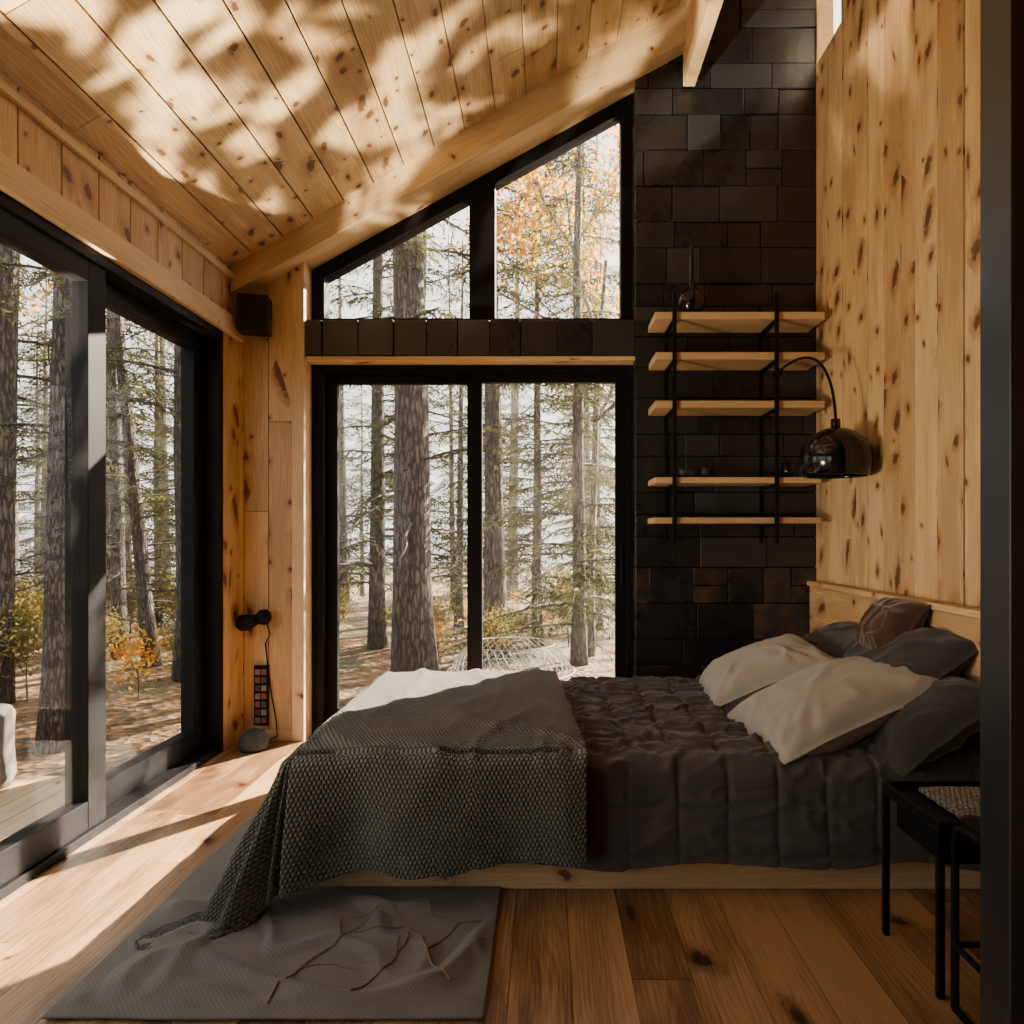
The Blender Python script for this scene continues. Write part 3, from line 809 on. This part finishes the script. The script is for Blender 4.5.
def leafy(seed,H,r0,nl,spread,ls,mat,barkm,f0=.5):
    random.seed(seed); V=[];F=[];NF=[]; tips=[]
    def br(p,d,L,r,dep):
        pts=[p];n=5
        for i in range(n):
            j=.06 if dep==0 else .25
            d=(d+Vector((U(-j,j),U(-j,j),U(-.1,.22)))).normalized(); pts.append(pts[-1]+d*L/n)
        tube(V,F,pts,[r*(1-.6*i/n) for i in range(n+1)],5,False)
        if dep>=2: tips.extend(pts[1:])
        if dep<4:
            for k in range(4 if dep==0 else 3):
                q=pts[random.randint(3 if dep==0 else 1,n)]
                dd=(d*.6+Vector((U(-1,1)*spread,U(-1,1)*spread,U(-.2,.7)))).normalized()
                br(q,dd,L*U(.45,.7),r*.5,dep+1)
    br(Vector((0,0,0)),Vector((0,0,1)),H*f0,r0,0)
    for i in range(nl):
        p=random.choice(tips)+Vector((random.gauss(0,.12),random.gauss(0,.12),random.gauss(0,.12)))
        a=Vector((U(-1,1),U(-1,1),U(-1,1))).normalized(); b=a.cross(Vector((U(-1,1),U(-1,1),U(-1,1)))).normalized()
        n=len(V); s=ls*U(.6,1.2)
        V+= [tuple(p-a*s),tuple(p+b*s*.55),tuple(p+a*s),tuple(p-b*s*.55)]; NF.append((n,n+1,n+2,n+3))
    me=bpy.data.meshes.new('leafy_%d'%seed); me.from_pydata(V,[],F+NF); me.materials.append(barkm); me.materials.append(mat)
    me.polygons.foreach_set('material_index',[0]*len(F)+[1]*len(NF)); me.update(); return me
L1=leafy(41,8,.05,6500,.8,.042,M_GOLD,M_BARK2,.55)
B1=leafy(51,1.3,.012,1100,1.2,.03,M_SHRB,M_BARK); B2=leafy(52,1.0,.01,600,1.3,.028,M_GOLD,M_BARK)
random.seed(9)
place(L1,'autumn_birch_tree',.60,8.7,1.15,0); place(L1,'autumn_birch_tree',-7.5,6.5,.9,2)
for i in range(120):
    a=U(-1.9,.5); d=U(5.4,14); x=math.sin(a)*d; y=2+math.cos(a)*d
    if x>-3.6 and y<7.2: continue
    if i%3==0 and x>-3.2: continue
    place(random.choice([B1,B1,B1,B2]),'autumn_shrub',x,y,U(.4,.95))

M_NET=simple('pale_net',(.34,.36,.31),.8)
paths=[]
cx,cy=-.28,5.7; cz0=gz(cx,cy)
for k in range(38):
    a=2*math.pi*k/38
    for sg in (1,-1):
        pts=[]
        for i in range(13):
            t=i/12; ph=a+sg*t*1.1; rr=.54*math.sin(math.pi*(.14+.56*(1-t)))**.5; pts.append((cx+rr*math.cos(ph),cy+rr*math.sin(ph),cz0+.58*t))
        paths.append((pts,.0028))
for zz,rr in ((.58,.36),(0.0,.5),(.36,.53)):
    paths.append(([(cx+rr*math.cos(2*math.pi*i/40),cy+rr*math.sin(2*math.pi*i/40),cz0+zz) for i in range(41)],.004))
tubeobj('woven_garden_basket',paths,M_NET,5)

# scatter volume added to imitate the hazy light shaft behind the door glass
mm,ntm,om=newmat('added_haze'); gm=G(ntm); vs=gm.n('ShaderNodeVolumeScatter'); vs.inputs['Density'].default_value=.0045; vs.inputs['Anisotropy'].default_value=.55; vs.inputs['Color'].default_value=(1,.95,.86,1)
gm.l(vs.outputs[0],om.inputs['Volume'])
boxes('added_haze_volume',[(-18,9,5.0,26,-1.2,9.0)],mm)

# ---------------------------------------------------------------- light
W=bpy.data.worlds.new('sky'); S.world=W; W.use_nodes=True; nt=W.node_tree; nt.nodes.clear(); g=G(nt)
ow=g.n('ShaderNodeOutputWorld'); bg=g.n('ShaderNodeBackground'); sk=g.n('ShaderNodeTexSky')
sk.sky_type='NISHITA'; sk.sun_disc=False; sk.sun_elevation=r(32); sk.sun_rotation=r(38); sk.air_density=1.0; sk.dust_density=1.5
hsv=g.n('ShaderNodeHueSaturation'); hsv.inputs['Saturation'].default_value=.45; g.l(sk.outputs[0],hsv.inputs['Color'])
cap=g.n('ShaderNodeVectorMath'); cap.operation='MINIMUM'; g.l(hsv.outputs[0],cap.inputs[0]); cap.inputs[1].default_value=(2.3,2.25,2.15)
g.l(cap.outputs[0],bg.inputs[0]); bg.inputs[1].default_value=1.35; g.l(bg.outputs[0],ow.inputs[0])
sun=bpy.data.lights.new('sun','SUN'); so=bpy.data.objects.new('sun',sun); COL.objects.link(so)
sun.energy=85; sun.angle=r(.5); sun.color=(1,.84,.64)
d=Vector((-.62,-.78,-.60)); so.rotation_euler=d.to_track_quat('-Z','Y').to_euler()
def portal(loc,rot,sx,sy):
    l=bpy.data.lights.new('portal','AREA'); l.shape='RECTANGLE'; l.size=sx; l.size_y=sy; l.cycles.is_portal=True
    o=bpy.data.objects.new('window_portal',l); COL.objects.link(o); o.location=loc; o.rotation_euler=rot
portal((XL-.25,1.15,1.17),(0,r(-90),0),2.3,5.4)
portal((-.43,4.35,1.9),(r(-90),0,0),1.95,3.9)
sp=bpy.data.lights.new('dapple_spot','SPOT'); spo=bpy.data.objects.new('added_dapple_spot',sp); COL.objects.link(spo)  # added spot lamp, stands in for sun reflected up to the ceiling
spo.location=(-2.15,1.75,.02); sp.energy=2800; sp.color=(1,.83,.58); sp.spot_size=r(66); sp.spot_blend=.6; sp.shadow_soft_size=.03
spo.rotation_euler=(Vector((-1.15,2.3,3.0))-spo.location).to_track_quat('-Z','Y').to_euler()
sp.use_nodes=True; nt=sp.node_tree; nt.nodes.clear(); g=G(nt)
lo=g.n('ShaderNodeOutputLight'); em=g.n('ShaderNodeEmission'); g.l(em.outputs[0],lo.inputs[0])
tc=g.n('ShaderNodeTexCoord'); mp=g.n('ShaderNodeMapping'); mp.inputs['Scale'].default_value=(9,13,9); g.l(tc.outputs['Normal'],mp.inputs[0])
nz=g.n('ShaderNodeTexNoise'); nz.inputs['Scale'].default_value=1.2; nz.inputs['Detail'].default_value=4; nz.inputs['Distortion'].default_value=.6; g.l(mp.outputs[0],nz.inputs['Vector'])
g.l(g.mapr(nz.outputs[0],.50,.61,.05,2.0),em.inputs['Strength'])  # noise in the lamp strength draws the dapples, no foliage casts them
s3=bpy.data.lights.new('wall_fill','SPOT'); so3=bpy.data.objects.new('added_wall_fill_spot',s3); COL.objects.link(so3)  # added soft spot outside that brightens the right wall, no real lamp
so3.location=(-2.6,1.2,.7); s3.energy=480; s3.color=(1,.82,.58); s3.spot_size=r(60); s3.spot_blend=.9; s3.shadow_soft_size=.35
so3.rotation_euler=(Vector((1.59,3.1,2.3))-so3.location).to_track_quat('-Z','Y').to_euler()
